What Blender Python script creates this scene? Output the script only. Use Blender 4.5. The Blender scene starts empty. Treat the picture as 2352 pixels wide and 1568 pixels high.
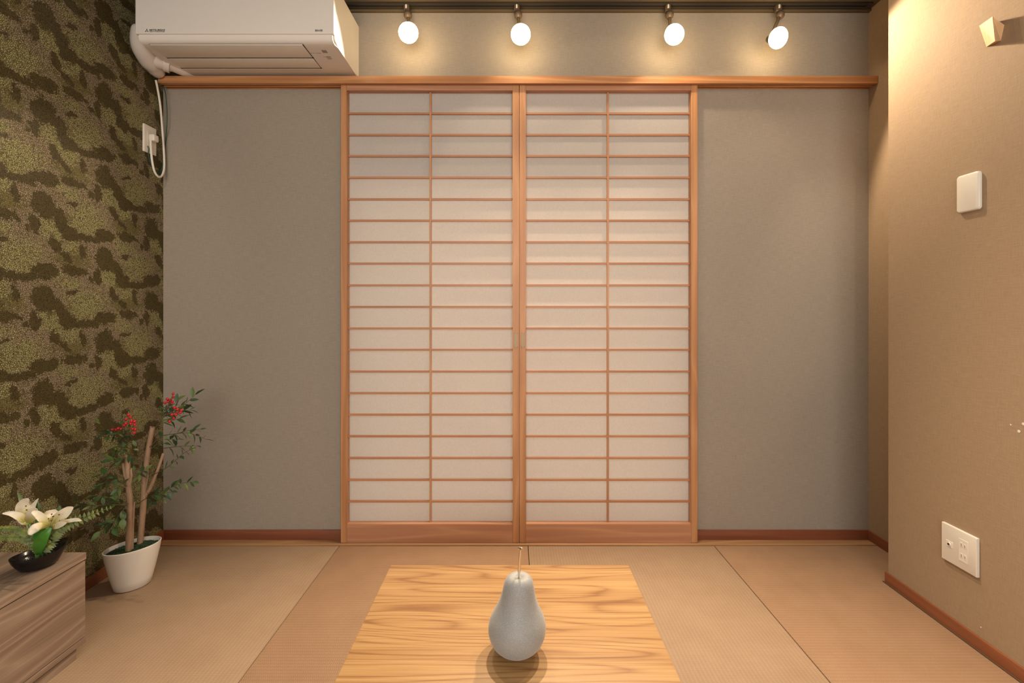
import bpy, bmesh, math, random
from mathutils import Vector, Matrix
random.seed(7)
C = bpy.context.scene.collection
F, PX, PY, H = 1058.0, 1180.0, 712.0, 1.039      # focal length (px of the 2352 frame), vanishing point, eye height
def W(px, py, Y): return Vector(((px-PX)*Y/F, Y, H+(PY-py)*Y/F))

# ------------------------------------------------------------------ camera, world, lights, exposure
cd = bpy.data.cameras.new('camera'); cam = bpy.data.objects.new('camera', cd); C.objects.link(cam)
cam.location = (0, 0, H); cam.rotation_euler = (math.pi/2, 0, 0)
cd.sensor_width = 36; cd.lens = F/2352*36
cd.shift_x = -(PX-1176)/2352; cd.shift_y = (PY-784)/2352
cd.clip_start = .02
bpy.context.scene.camera = cam
w = bpy.data.worlds.new('world'); bpy.context.scene.world = w; w.use_nodes = True
w.node_tree.nodes['Background'].inputs[0].default_value = (.8, .85, 1, 1)
w.node_tree.nodes['Background'].inputs[1].default_value = .15
vs = bpy.context.scene.view_settings
vs.view_transform = 'Standard'; vs.look = 'None'; vs.gamma = 1; vs.use_curve_mapping = False
vs.exposure = 0.10
bpy.context.scene.cycles.max_bounces = 8
bpy.context.scene.cycles.diffuse_bounces = 5
bpy.context.scene.cycles.use_denoising = True
WARM = (1, .80, .58); NEUT = (1, .93, .86); DAY = (1, .955, .90)
def area(name, loc, size, power, col, rot=(0, 0, 0), shape='RECTANGLE', spread=math.pi):
    l = bpy.data.lights.new(name, 'AREA'); l.shape = shape; l.size, l.size_y = size; l.energy = power; l.color = col; l.spread = spread
    o = bpy.data.objects.new(name, l); C.objects.link(o); o.location = loc; o.rotation_euler = rot; return o
def spot(name, loc, target, power, angle, blend, col=WARM, r=.02):
    l = bpy.data.lights.new(name, 'SPOT'); l.energy = power; l.spot_size = math.radians(angle); l.spot_blend = blend; l.color = col; l.shadow_soft_size = r
    o = bpy.data.objects.new(name, l); C.objects.link(o); o.location = loc
    o.rotation_euler = (Vector(target)-Vector(loc)).to_track_quat('-Z', 'Y').to_euler(); return o
area('ceiling_fill_light', (0, .25, 2.385), (1.7, 1.3), 9, NEUT)  # soft fill added under the ceiling, no lamp there
area('rear_window_light', (0, -1.66, 1.45), (2.5, 1.5), 64, DAY, (math.pi/2, 0, 0))
spot('rear_spot_beam', (.2, .3, 2.33), (.45, 2.09, 1.45), 13, 50, .15)
spot('rear_spot_beam', (.9, .3, 2.33), (1.2, 2.09, 1.35), 16, 32, .5)
spot('rear_spot_beam', (-.9, .2, 2.33), (-1.59, 1.30, 1.62), 22, 46, .8)
WY = 2.09                                             # back wall plane
XL, XR, XN = -1.590, 1.425, 1.610                     # left wall, right wall, side of the niche
YN = 1.752                                            # front of the niche
YF = -1.7                                             # wall behind the camera
ZC = 2.398

# ------------------------------------------------------------------ helpers
def new_mat(name):
    m = bpy.data.materials.new(name); m.use_nodes = True
    nt = m.node_tree; return m, nt, nt.nodes['Principled BSDF']
def N(nt, t, **kw):
    n = nt.nodes.new(t)
    for k, v in kw.items():
        if k.startswith('i_'): n.inputs[k[2:].replace('_', ' ')].default_value = v
        else: setattr(n, k, v)
    return n
def simple(name, col, rough=.5, metal=0, noise=.0, nscale=30, bump=0, spec=.5, coat=0):
    m, nt, p = new_mat(name)
    p.inputs['Base Color'].default_value = (*col, 1); p.inputs['Roughness'].default_value = rough
    p.inputs['Metallic'].default_value = metal; p.inputs['Specular IOR Level'].default_value = spec
    p.inputs['Coat Weight'].default_value = coat
    if noise or bump:
        tc = N(nt, 'ShaderNodeTexCoord'); nz = N(nt, 'ShaderNodeTexNoise', i_Scale=nscale, i_Detail=4)
        nt.links.new(tc.outputs['Object'], nz.inputs['Vector'])
        if noise:
            mr = N(nt, 'ShaderNodeMapRange'); mr.inputs[1].default_value = .25; mr.inputs[2].default_value = .75
            mr.inputs[3].default_value = 1-noise; mr.inputs[4].default_value = 1+noise
            nt.links.new(nz.outputs[0], mr.inputs[0])
            mx = N(nt, 'ShaderNodeVectorMath', operation='SCALE'); mx.inputs[0].default_value = col
            nt.links.new(mr.outputs[0], mx.inputs['Scale']); nt.links.new(mx.outputs[0], p.inputs['Base Color'])
        if bump:
            b = N(nt, 'ShaderNodeBump', i_Strength=bump, i_Distance=.002); nt.links.new(nz.outputs[0], b.inputs['Height']); nt.links.new(b.outputs[0], p.inputs['Normal'])
    return m
def ramp(nt, stops, interp='LINEAR'):
    r = N(nt, 'ShaderNodeValToRGB'); r.color_ramp.interpolation = interp
    e = r.color_ramp.elements
    while len(e) < len(stops): e.new(.5)
    for el, (pos, c) in zip(e, stops): el.position = pos; el.color = (*c, 1)
    return r
def wood(name, cols, along='X', stretch=9, scale=7, rings=9, rough=.45, fine=.25, ringmix=.5, rnd=0, coat=0):
    """grain running along one axis; contour bands of a stretched noise give cathedral figures"""
    m, nt, p = new_mat(name); L = nt.links.new
    tc = N(nt, 'ShaderNodeTexCoord'); mp = N(nt, 'ShaderNodeMapping')
    s = {'X': (1/stretch, 1, 1), 'Y': (1, 1/stretch, 1), 'Z': (1, 1, 1/stretch)}[along]
    mp.inputs['Scale'].default_value = s
    L(tc.outputs['Object'], mp.inputs['Vector'])
    if rnd:
        oi = N(nt, 'ShaderNodeObjectInfo'); ml = N(nt, 'ShaderNodeMath', operation='MULTIPLY'); ml.inputs[1].default_value = rnd
        cx = N(nt, 'ShaderNodeCombineXYZ'); L(oi.outputs['Random'], ml.inputs[0])
        for i in range(3): L(ml.outputs[0], cx.inputs[i])
        L(cx.outputs[0], mp.inputs['Location'])
    n1 = N(nt, 'ShaderNodeTexNoise', i_Scale=scale, i_Detail=1.5, i_Roughness=.4); L(mp.outputs[0], n1.inputs['Vector'])
    mu = N(nt, 'ShaderNodeMath', operation='MULTIPLY'); mu.inputs[1].default_value = rings; L(n1.outputs[0], mu.inputs[0])
    fr = N(nt, 'ShaderNodeMath', operation='FRACT'); L(mu.outputs[0], fr.inputs[0])
    pp = N(nt, 'ShaderNodeMath', operation='PINGPONG'); pp.inputs[1].default_value = .5; L(fr.outputs[0], pp.inputs[0])
    p2 = N(nt, 'ShaderNodeMath', operation='MULTIPLY'); p2.inputs[1].default_value = 2; L(pp.outputs[0], p2.inputs[0])
    pw = N(nt, 'ShaderNodeMath', operation='POWER'); pw.inputs[1].default_value = 3; L(p2.outputs[0], pw.inputs[0])
    n2 = N(nt, 'ShaderNodeTexNoise', i_Scale=scale*3.2, i_Detail=6, i_Roughness=.6)
    mp2 = N(nt, 'ShaderNodeMapping'); mp2.inputs['Scale'].default_value = {'X': (.2, 1, 1), 'Y': (1, .2, 1), 'Z': (1, 1, .2)}[along]
    L(mp.outputs[0], mp2.inputs['Vector']); L(mp2.outputs[0], n2.inputs['Vector'])
    mx = N(nt, 'ShaderNodeMix'); mx.inputs[0].default_value = ringmix; L(n2.outputs[0], mx.inputs[2]); L(pw.outputs[0], mx.inputs[3])
    n3 = N(nt, 'ShaderNodeTexNoise', i_Scale=scale*30, i_Detail=3); L(mp2.outputs[0], n3.inputs['Vector'])
    mx2 = N(nt, 'ShaderNodeMix'); mx2.inputs[0].default_value = fine; L(mx.outputs[0], mx2.inputs[2]); L(n3.outputs[0], mx2.inputs[3])
    k = len(cols); r = ramp(nt, [(.22+.5*i/(k-1), c) for i, c in enumerate(cols)]); L(mx2.outputs[0], r.inputs[0])
    L(r.outputs[0], p.inputs['Base Color']); p.inputs['Roughness'].default_value = rough; p.inputs['Coat Weight'].default_value = coat
    b = N(nt, 'ShaderNodeBump', i_Strength=.08, i_Distance=.001); L(n3.outputs[0], b.inputs['Height']); L(b.outputs[0], p.inputs['Normal'])
    return m

def link(name, me, mat=None, parent=None, smooth=False, loc=None):
    o = bpy.data.objects.new(name, me); C.objects.link(o)
    if mat and not me.materials: me.materials.append(mat)
    if parent: o.parent = parent
    if loc is not None: o.location = loc
    return o
def finish(bm, name, smooth=False, angle=None):
    bmesh.ops.recalc_face_normals(bm, faces=bm.faces)
    me = bpy.data.meshes.new(name); bm.to_mesh(me); bm.free()
    if smooth:
        for p in me.polygons: p.use_smooth = True
        if angle is not None: me.set_sharp_from_angle(angle=math.radians(angle))
    return me
def b_box(bm, x0, x1, y0, y1, z0, z1, bev=0, seg=2):
    vs = [bm.verts.new((x, y, z)) for x in (x0, x1) for y in (y0, y1) for z in (z0, z1)]
    fs = [bm.faces.new([vs[i] for i in q]) for q in ((0,1,3,2),(4,6,7,5),(0,4,5,1),(2,3,7,6),(0,2,6,4),(1,5,7,3))]
    if bev:
        es = list({e for f in fs for e in f.edges})
        bmesh.ops.bevel(bm, geom=es, offset=bev, segments=seg, affect='EDGES', profile=.6)
def box(name, x0, x1, y0, y1, z0, z1, mat, parent=None, bev=0, seg=2):
    bm = bmesh.new(); b_box(bm, x0, x1, y0, y1, z0, z1, bev, seg)
    return link(name, finish(bm, name, bool(bev), 40), mat, parent)
def b_tube(bm, pts, r, seg=8, cap=True, flat=1.0):
    pts = [Vector(p) for p in pts]; n = len(pts)
    rs = r if isinstance(r, (list, tuple)) else [r]*n
    rings = []; up = Vector((0, 0, 1)); prev = None
    for i, p in enumerate(pts):
        t = (pts[min(i+1, n-1)]-pts[max(i-1, 0)]).normalized()
        if prev is None:
            a = t.cross(up if abs(t.z) < .9 else Vector((1, 0, 0))).normalized()
        else: a = (prev - t*prev.dot(t)).normalized()
        prev = a; b = t.cross(a)
        rings.append([bm.verts.new(p+(a*math.cos(2*math.pi*k/seg)+b*flat*math.sin(2*math.pi*k/seg))*rs[i]) for k in range(seg)])
    for i in range(n-1):
        for k in range(seg):
            bm.faces.new((rings[i][k], rings[i][(k+1) % seg], rings[i+1][(k+1) % seg], rings[i+1][k]))
    if cap: bm.faces.new(rings[0][::-1]); bm.faces.new(rings[-1])
def tube(name, pts, r, mat, parent=None, seg=10, flat=1.0):
    bm = bmesh.new(); b_tube(bm, pts, r, seg, True, flat); return link(name, finish(bm, name, True, 50), mat, parent)
def smooth_path(pts, n=6):
    """Catmull-Rom through the points"""
    P = [Vector(p) for p in pts]; out = []
    for i in range(len(P)-1):
        p0, p1, p2, p3 = P[max(i-1, 0)], P[i], P[i+1], P[min(i+2, len(P)-1)]
        for k in range(n):
            t = k/n
            out.append(.5*((2*p1)+(p2-p0)*t+(2*p0-5*p1+4*p2-p3)*t*t+(3*p1-p0-3*p2+p3)*t**3))
    out.append(P[-1]); return out
def b_lathe(bm, prof, seg=32, axis_shift=None):
    rings = []
    for i, (r, z) in enumerate(prof):
        dx, dy = (axis_shift(z) if axis_shift else (0, 0))
        if r < 1e-6: rings.append([bm.verts.new((dx, dy, z))])
        else: rings.append([bm.verts.new((dx+r*math.cos(2*math.pi*k/seg), dy+r*math.sin(2*math.pi*k/seg), z)) for k in range(seg)])
    for a, b in zip(rings, rings[1:]):
        for k in range(seg):
            k2 = (k+1) % seg
            if len(a) == 1 and len(b) == 1: continue
            if len(a) == 1: bm.faces.new((a[0], b[k2], b[k]))
            elif len(b) == 1: bm.faces.new((a[k], a[k2], b[0]))
            else: bm.faces.new((a[k], a[k2], b[k2], b[k]))
def prism_x(bm, prof, x0, x1):
    """extrude a closed (y, z) outline along X"""
    a = [bm.verts.new((x0, y, z)) for y, z in prof]; b = [bm.verts.new((x1, y, z)) for y, z in prof]
    n = len(prof); fa = bm.faces.new(a); fb = bm.faces.new(b[::-1])
    for i in range(n): bm.faces.new((a[i], b[i], b[(i+1) % n], a[(i+1) % n]))
    return fa, fb
def tag(o, label=None, cat=None, group=None, kind=None):
    if label: o['label'] = label
    if cat: o['category'] = cat
    if group: o['group'] = group
    if kind: o['kind'] = kind
    return o
def empty(name, loc=(0, 0, 0)):
    o = bpy.data.objects.new(name, None); C.objects.link(o); o.location = loc; o.empty_display_size = .05; return o
def settle(root):
    """children were modelled in world space: keep them there under the moved root"""
    inv = Matrix.Translation(root.location).inverted()
    for c in root.children: c.matrix_parent_inverse = inv
    return root
def struct(o, label=None, cat=None): o['kind'] = 'structure'; tag(o, label, cat); return o
def text_mesh(name, body, size, mat, parent, loc, rot, sx=1.0, bold=0.0, align='LEFT'):
    cu = bpy.data.curves.new(name, 'FONT'); cu.body = body; cu.size = size; cu.extrude = .0002; cu.align_x = align; cu.offset = bold
    t = bpy.data.objects.new(name, cu); C.objects.link(t)
    bpy.context.view_layer.update()
    me = bpy.data.meshes.new_from_object(t.evaluated_get(bpy.context.evaluated_depsgraph_get()))
    bpy.data.objects.remove(t); me.materials.clear(); me.materials.append(mat)
    o = bpy.data.objects.new(name, me); C.objects.link(o); o.parent = parent
    o.location = loc; o.rotation_euler = rot; o.scale = (sx, 1, 1); return o

# ------------------------------------------------------------------ materials
def linen(name, c1, c2):
    m, nt, p = new_mat(name); L = nt.links.new
    g = N(nt, 'ShaderNodeNewGeometry'); sp = N(nt, 'ShaderNodeSeparateXYZ'); L(g.outputs['Position'], sp.inputs[0])
    ad = N(nt, 'ShaderNodeMath', operation='ADD'); L(sp.outputs[0], ad.inputs[0]); L(sp.outputs[1], ad.inputs[1])
    cb = N(nt, 'ShaderNodeCombineXYZ'); L(ad.outputs[0], cb.inputs[0]); L(sp.outputs[2], cb.inputs[1])
    outs = []
    for s in ((28, 430, 1), (390, 28, 1)):
        mp = N(nt, 'ShaderNodeMapping'); mp.inputs['Scale'].default_value = s; L(cb.outputs[0], mp.inputs['Vector'])
        nz = N(nt, 'ShaderNodeTexNoise', i_Scale=1.0, i_Detail=3, i_Roughness=.65); L(mp.outputs[0], nz.inputs['Vector']); outs.append(nz)
    mx = N(nt, 'ShaderNodeMix'); mx.inputs[0].default_value = .42; L(outs[0].outputs[0], mx.inputs[2]); L(outs[1].outputs[0], mx.inputs[3])
    r = ramp(nt, [(.26, c1), (.72, c2)]); L(mx.outputs[0], r.inputs[0])
    L(r.outputs[0], p.inputs['Base Color']); p.inputs['Roughness'].default_value = .75; p.inputs['Specular IOR Level'].default_value = .25
    b = N(nt, 'ShaderNodeBump', i_Strength=.35, i_Distance=.0012); L(mx.outputs[0], b.inputs['Height']); L(b.outputs[0], p.inputs['Normal'])
    return m
M = {}
M['linen'] = linen('linen_wallpaper', (0.259, 0.224, 0.180), (0.369, 0.324, 0.266))
M['linen_r'] = linen('tan_linen_wallpaper', (.268, .188, .113), (.385, .276, .176))
M['kamoi'] = wood('cedar_lintel', [(.30, .125, .045), (.46, .215, .085), (.56, .285, .125)], 'X', 14, 9, 6, .38, .15, .35)
M['cedar_v'] = wood('cedar_stile', [(.34, .150, .060), (.47, .225, .095), (.55, .285, .130)], 'Z', 16, 16, 5, .45, .2, .3, rnd=5)
M['cedar_h'] = wood('cedar_rail', [(.36, .160, .080), (.46, .225, .120), (.54, .285, .155)], 'X', 14, 12, 5, .5, .25, .35, rnd=5)
M['kumiko'] = wood('cedar_lattice', [(.34, .145, .065), (.44, .205, .100), (.50, .25, .120)], 'X', 14, 14, 4, .5, .3, .2, rnd=9)
M['skirt'] = wood('red_brown_skirting', [(.13, .038, .018), (.20, .062, .028), (.25, .085, .040)], 'X', 14, 14, 4, .45, .3, .2)
M['skirt_y'] = wood('red_brown_skirting_side', [(.17, .050, .020), (.24, .078, .032), (.30, .105, .045)], 'Y', 14, 14, 4, .4, .3, .2)
M['sill'] = wood('worn_sill', [(.22, .115, .050), (.34, .185, .085), (.42, .245, .120)], 'X', 14, 14, 5, .5, .3, .3)
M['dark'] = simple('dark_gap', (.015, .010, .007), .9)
M['ceil'] = wood('ceiling_board', [(.10, .075, .04), (.15, .11, .06)], 'X', 12, 6, 4, .7)
M['white_wall'] = simple('rear_wall_paint', (.55, .48, .40), .8)
M['plastic'] = simple('ivory_plastic', (.72, .68, .60), .35, noise=.02, nscale=8)
M['ac'] = simple('air_conditioner_plastic', (.76, .72, .66), .28, noise=.015, nscale=6)
M['ac_grey'] = simple('grey_window', (.30, .27, .24), .35)
M['ink'] = simple('dark_print', (.05, .045, .04), .5)
M['ink2'] = simple('faint_print', (.33, .28, .24), .5)
M['black'] = simple('black_metal', (.030, .024, .018), .45)
M['bronze'] = simple('lamp_arm_paint', (.10, .07, .045), .4)
M['green_wire'] = simple('green_wire', (.015, .07, .045), .45)
M['metal'] = simple('champagne_metal', (.85, .78, .68), .30, 1.0)
M['pull'] = simple('brushed_pull', (.30, .22, .13), .45, .4)

# shoji paper
m, nt, p = new_mat('shoji_paper'); L = nt.links.new
tc = N(nt, 'ShaderNodeNewGeometry'); nz = N(nt, 'ShaderNodeTexNoise', i_Scale=220, i_Detail=5, i_Roughness=.7); L(tc.outputs['Position'], nz.inputs['Vector'])
r = ramp(nt, [(.3, (.66, .61, .56)), (.7, (.74, .70, .65))]); L(nz.outputs[0], r.inputs[0])
df = N(nt, 'ShaderNodeBsdfDiffuse'); tr = N(nt, 'ShaderNodeBsdfTranslucent'); ms = N(nt, 'ShaderNodeMixShader'); ms.inputs[0].default_value = .38
L(r.outputs[0], df.inputs[0]); L(r.outputs[0], tr.inputs[0]); L(df.outputs[0], ms.inputs[1]); L(tr.outputs[0], ms.inputs[2])
L(ms.outputs[0], nt.nodes['Material Output'].inputs['Surface']); M['paper'] = m

# patterned wallpaper on the left wall: blots of a half-drop repeat, filled with small grains
def moss_paper():
    m, nt, p = new_mat('moss_pattern_wallpaper'); L = nt.links.new
    PU, PV = .232, .319
    def surf(zx, zy):                     # a spot of the photographed pattern -> (Y, z) on the wall
        x, y = 40+zx/3.92, 330+zy/3.92
        Y = -XL*F/(PX-x); return Y, H+(PY-y)*Y/F, Y/F/3.92, (F/(PX-x))
    g = N(nt, 'ShaderNodeNewGeometry'); sp = N(nt, 'ShaderNodeSeparateXYZ'); L(g.outputs['Position'], sp.inputs[0])
    cb = N(nt, 'ShaderNodeCombineXYZ'); L(sp.outputs[1], cb.inputs[0]); L(sp.outputs[2], cb.inputs[1])
    nz = N(nt, 'ShaderNodeTexNoise', i_Scale=28, i_Detail=5, i_Roughness=.78); L(cb.outputs[0], nz.inputs['Vector'])
    sb = N(nt, 'ShaderNodeVectorMath', operation='SUBTRACT'); sb.inputs[1].default_value = (.5, .5, .5); L(nz.outputs['Color'], sb.inputs[0])
    sc = N(nt, 'ShaderNodeVectorMath', operation='SCALE'); sc.inputs['Scale'].default_value = .064; L(sb.outputs[0], sc.inputs[0])
    ad = N(nt, 'ShaderNodeVectorMath', operation='ADD'); L(cb.outputs[0], ad.inputs[0]); L(sc.outputs[0], ad.inputs[1])
    # lattice coordinates
    d1 = N(nt, 'ShaderNodeVectorMath', operation='DOT_PRODUCT'); d1.inputs[1].default_value = (1/PU, 0, 0)
    d2 = N(nt, 'ShaderNodeVectorMath', operation='DOT_PRODUCT'); d2.inputs[1].default_value = (-.5/PU, 1/PV, 0)
    L(ad.outputs[0], d1.inputs[0]); L(ad.outputs[0], d2.inputs[0])
    lat = N(nt, 'ShaderNodeCombineXYZ'); L(d1.outputs['Value'], lat.inputs[0]); L(d2.outputs['Value'], lat.inputs[1])
    def blot(zx, zy, rx, ry, ang=0):
        Y, z, k, _ = surf(zx, zy)
        a0, b0 = Y/PU, z/PV-.5*Y/PU
        x = 40+zx/3.92; ry_m = ry*k; rx_m = rx/3.92*(Y*Y/(-XL*F))      # horizontal pixels cover more wall
        s1 = N(nt, 'ShaderNodeVectorMath', operation='SUBTRACT'); s1.inputs[1].default_value = (a0, b0, 0); L(lat.outputs[0], s1.inputs[0])
        wr = N(nt, 'ShaderNodeVectorMath', operation='WRAP'); wr.inputs[1].default_value = (.5, .5, .5); wr.inputs[2].default_value = (-.5, -.5, -.5); L(s1.outputs[0], wr.inputs[0])
        # metric: dY = PU*a, dz = PV*(b+.5a); turned by ang, divided by the radii
        c, s = math.cos(math.radians(ang)), math.sin(math.radians(ang))
        e = N(nt, 'ShaderNodeVectorMath', operation='DOT_PRODUCT'); f = N(nt, 'ShaderNodeVectorMath', operation='DOT_PRODUCT')
        e.inputs[1].default_value = ((c*PU+s*PV*.5)/rx_m, s*PV/rx_m, 0)
        f.inputs[1].default_value = ((-s*PU+c*PV*.5)/ry_m, c*PV/ry_m, 0)
        L(wr.outputs[0], e.inputs[0]); L(wr.outputs[0], f.inputs[0])
        q = N(nt, 'ShaderNodeCombineXYZ'); L(e.outputs['Value'], q.inputs[0]); L(f.outputs['Value'], q.inputs[1])
        ln = N(nt, 'ShaderNodeVectorMath', operation='LENGTH'); L(q.outputs[0], ln.inputs[0]); return ln.outputs['Value']
    vo = N(nt, 'ShaderNodeTexVoronoi', feature='DISTANCE_TO_EDGE', i_Scale=205, i_Randomness=1.0)
    n9 = N(nt, 'ShaderNodeTexNoise', i_Scale=230, i_Detail=2); L(cb.outputs[0], n9.inputs['Vector'])
    s9 = N(nt, 'ShaderNodeVectorMath', operation='SCALE'); s9.inputs['Scale'].default_value = .004; L(n9.outputs['Color'], s9.inputs[0])
    a9 = N(nt, 'ShaderNodeVectorMath', operation='ADD'); L(cb.outputs[0], a9.inputs[0]); L(s9.outputs[0], a9.inputs[1])
    L(a9.outputs[0], vo.inputs['Vector'])
    vc = N(nt, 'ShaderNodeTexVoronoi', feature='F1', i_Scale=205, i_Randomness=1.0); L(a9.outputs[0], vc.inputs['Vector'])
    sx = N(nt, 'ShaderNodeSeparateXYZ'); L(vc.outputs['Color'], sx.inputs[0]); cell_random = sx.outputs[0]
    def union(lst, dither=.0, k=1.0):
        out = None
        for b in lst:
            v = blot(b[0], b[1], b[2]*k, b[3]*k, b[4])
            if out is None: out = v
            else:
                mn = N(nt, 'ShaderNodeMath', operation='SMOOTH_MIN'); mn.inputs[2].default_value = .15; L(out, mn.inputs[0]); L(v, mn.inputs[1]); out = mn.outputs[0]
        ja = N(nt, 'ShaderNodeMath', operation='MULTIPLY_ADD'); ja.inputs[1].default_value = dither; L(cell_random, ja.inputs[0]); L(out, ja.inputs[2])
        lo = 1.0+dither*.5
        mr = N(nt, 'ShaderNodeMapRange', interpolation_type='SMOOTHSTEP'); mr.inputs[1].default_value = lo+.08; mr.inputs[2].default_value = lo-.08; L(ja.outputs[0], mr.inputs[0]); return mr.outputs[0]
    # ang is counter-clockwise in the (Y, z) plane seen from the room with Y to the right
    dark = union([(785, 300, 80, 105, 0), (830, 350, 60, 50, -30), (905, 440, 42, 105, 20), (960, 540, 62, 60, 0), (1080, 590, 100, 32, 0), (1215, 580, 75, 50, 0),
                  (640, 95, 90, 28, 0), (500, 350, 95, 48, -8), (600, 380, 45, 22, -35), (345, 90, 45, 75, 30), (440, 215, 70, 28, -35),
                  (592, 195, 28, 70, 10), (725, 450, 35, 72, 10), (490, 545, 55, 20, 8), (670, 470, 20, 30, 0)], .28, 1.03)
    green = union([(620, 690, 150, 120, 0), (545, 740, 70, 70, 0), (490, 130, 78, 88, 0), (830, 470, 72, 85, 0), (870, 560, 50, 65, 20), (480, 460, 80, 42, 0), (360, 350, 50, 50, 0)], .9, 1.12)
    olive = union([(560, 260, 90, 60, 0), (480, 290, 70, 40, 0), (880, 400, 90, 40, 0), (960, 740, 90, 40, 0)], 1.0, 1.1)
    # grains
    gm = N(nt, 'ShaderNodeMapRange', interpolation_type='SMOOTHSTEP'); gm.inputs[1].default_value = .03; gm.inputs[2].default_value = .26; L(vo.outputs['Distance'], gm.inputs[0])
    n8 = N(nt, 'ShaderNodeTexNoise', i_Scale=420, i_Detail=3); L(cb.outputs[0], n8.inputs['Vector'])
    def mix(fac, a, b):
        x = N(nt, 'ShaderNodeMix', data_type='RGBA')
        if isinstance(fac, float): x.inputs[0].default_value = fac
        else: L(fac, x.inputs[0])
        for s_, v in ((6, a), (7, b)):
            if isinstance(v, tuple): x.inputs[s_].default_value = (*v, 1)
            else: L(v, x.inputs[s_])
        return x.outputs[2]
    base = mix(green, (.33, .265, .185), (.37, .36, .165))
    base = mix(olive, base, (.20, .175, .065))
    ground = (.070, .056, .018)
    pale_grains = mix(gm.outputs[0], ground, base)
    dk = mix(gm.outputs[0], (.030, .022, .006), mix(n8.outputs[0], (.030, .026, .006), (.165, .125, .042)))
    col = mix(dark, pale_grains, dk)
    L(col, p.inputs['Base Color']); p.inputs['Roughness'].default_value = .55; p.inputs['Specular IOR Level'].default_value = .35
    inv = N(nt, 'ShaderNodeMath', operation='SUBTRACT'); inv.inputs[0].default_value = 1; L(dark, inv.inputs[1])
    hh = N(nt, 'ShaderNodeMath', operation='MULTIPLY'); L(gm.outputs[0], hh.inputs[0]); L(inv.outputs[0], hh.inputs[1])
    b = N(nt, 'ShaderNodeBump', i_Strength=.5, i_Distance=.002); L(hh.outputs[0], b.inputs['Height']); L(b.outputs[0], p.inputs['Normal'])
    return m
M['moss_paper'] = moss_paper()

def tatami(name, c1, c2, across):
    m, nt, p = new_mat(name); L = nt.links.new
    tc = N(nt, 'ShaderNodeTexCoord'); mp = N(nt, 'ShaderNodeMapping')
    if across: mp.inputs['Rotation'].default_value = (0, 0, math.pi/2)
    L(tc.outputs['Object'], mp.inputs['Vector'])
    w1 = N(nt, 'ShaderNodeTexWave', wave_type='BANDS', bands_direction='X', i_Scale=26, i_Distortion=1.2, i_Detail=1); w1.inputs['Detail Scale'].default_value = 6
    L(mp.outputs[0], w1.inputs['Vector'])
    w2 = N(nt, 'ShaderNodeTexWave', wave_type='BANDS', bands_direction='Y', i_Scale=52, i_Distortion=2.5, i_Detail=2); w2.inputs['Detail Scale'].default_value = 9
    L(mp.outputs[0], w2.inputs['Vector'])
    mu = N(nt, 'ShaderNodeMath', operation='MULTIPLY'); L(w1.outputs['Fac'], mu.inputs[0]); L(w2.outputs['Fac'], mu.inputs[1])
    nz = N(nt, 'ShaderNodeTexNoise', i_Scale=9, i_Detail=7, i_Roughness=.62); L(mp.outputs[0], nz.inputs['Vector'])
    mx = N(nt, 'ShaderNodeMix'); mx.inputs[0].default_value = .6; L(mu.outputs[0], mx.inputs[2]); L(nz.outputs[0], mx.inputs[3])
    r = ramp(nt, [(.2, c1), (.7, c2)]); L(mx.outputs[0], r.inputs[0]); L(r.outputs[0], p.inputs['Base Color'])
    p.inputs['Roughness'].default_value = .62; p.inputs['Specular IOR Level'].default_value = .3
    b = N(nt, 'ShaderNodeBump', i_Strength=.35, i_Distance=.0015); L(mu.outputs[0], b.inputs['Height']); L(b.outputs[0], p.inputs['Normal'])
    return m
M['tatami_a'] = tatami('tatami_grain_along', (0.269, 0.179, 0.110), (0.346, 0.240, 0.154), False)
M['tatami_b'] = tatami('tatami_grain_across', (0.254, 0.151, 0.084), (0.334, 0.206, 0.124), True)
M['table'] = wood('honey_table_veneer', [(.44, .275, .120), (.40, .240, .098), (.33, .185, .070), (.23, .11, .040), (.16, .07, .028)], 'X', 10, 9, 18, .36, .40, .28)
M['cabinet'] = wood('taupe_ash', [(0.127, 0.086, 0.057), (0.193, 0.135, 0.094), (0.246, 0.176, 0.127), (.31, .23, .17)], 'Y', 9, 9, 15, .5, .3, .35)
M['cabinet_x'] = wood('taupe_ash_side', [(0.127, 0.086, 0.057), (0.193, 0.135, 0.094), (0.246, 0.176, 0.127)], 'X', 9, 9, 15, .5, .3, .35)

# ------------------------------------------------------------------ the room
bm = bmesh.new(); b_box(bm, XL-.1, XN+.1, YF-.1, WY+.35, -.12, -.03); floor = struct(link('floor', finish(bm, 'floor'), M['sill']))
def mat_px(px): return (px-PX)*2.033/F
seams = [XL, mat_px(780), mat_px(1213), mat_px(1640), XN]
ys = [2.032, 2.032-.832, 2.032-2*.832, 2.032-3*.832, YF]
for j in range(4):
    for i in range(4):
        x0, x1 = seams[i]+.0012, seams[i+1]-.0012
        if i == 3 and j > 0: x1 = XR-.001
        if i == 0: x0 = XL+.001
        y1, y0 = ys[j]-.0012, ys[j+1]+.0012
        bm = bmesh.new()
        if i == 3 and j == 0:          # notched where the wall of the niche steps forward
            pts = [(x0, y0), (XR-.001, y0), (XR-.001, YN-.001), (XN-.001, YN-.001), (XN-.001, y1), (x0, y1)]
            a = [bm.verts.new((x, y, -.03)) for x, y in pts]; b = [bm.verts.new((x, y, 0)) for x, y in pts]
            bm.faces.new(a[::-1]); bm.faces.new(b)
            for k in range(len(pts)): bm.faces.new((a[k], a[(k+1) % 6], b[(k+1) % 6], b[k]))
        else: b_box(bm, x0, x1, y0, y1, -.03, 0, .0022, 2)
        link('tatami_mat', finish(bm, 'tatami_mat', True, 35), M['tatami_b' if (i+j) % 2 else 'tatami_a'], floor)
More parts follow.
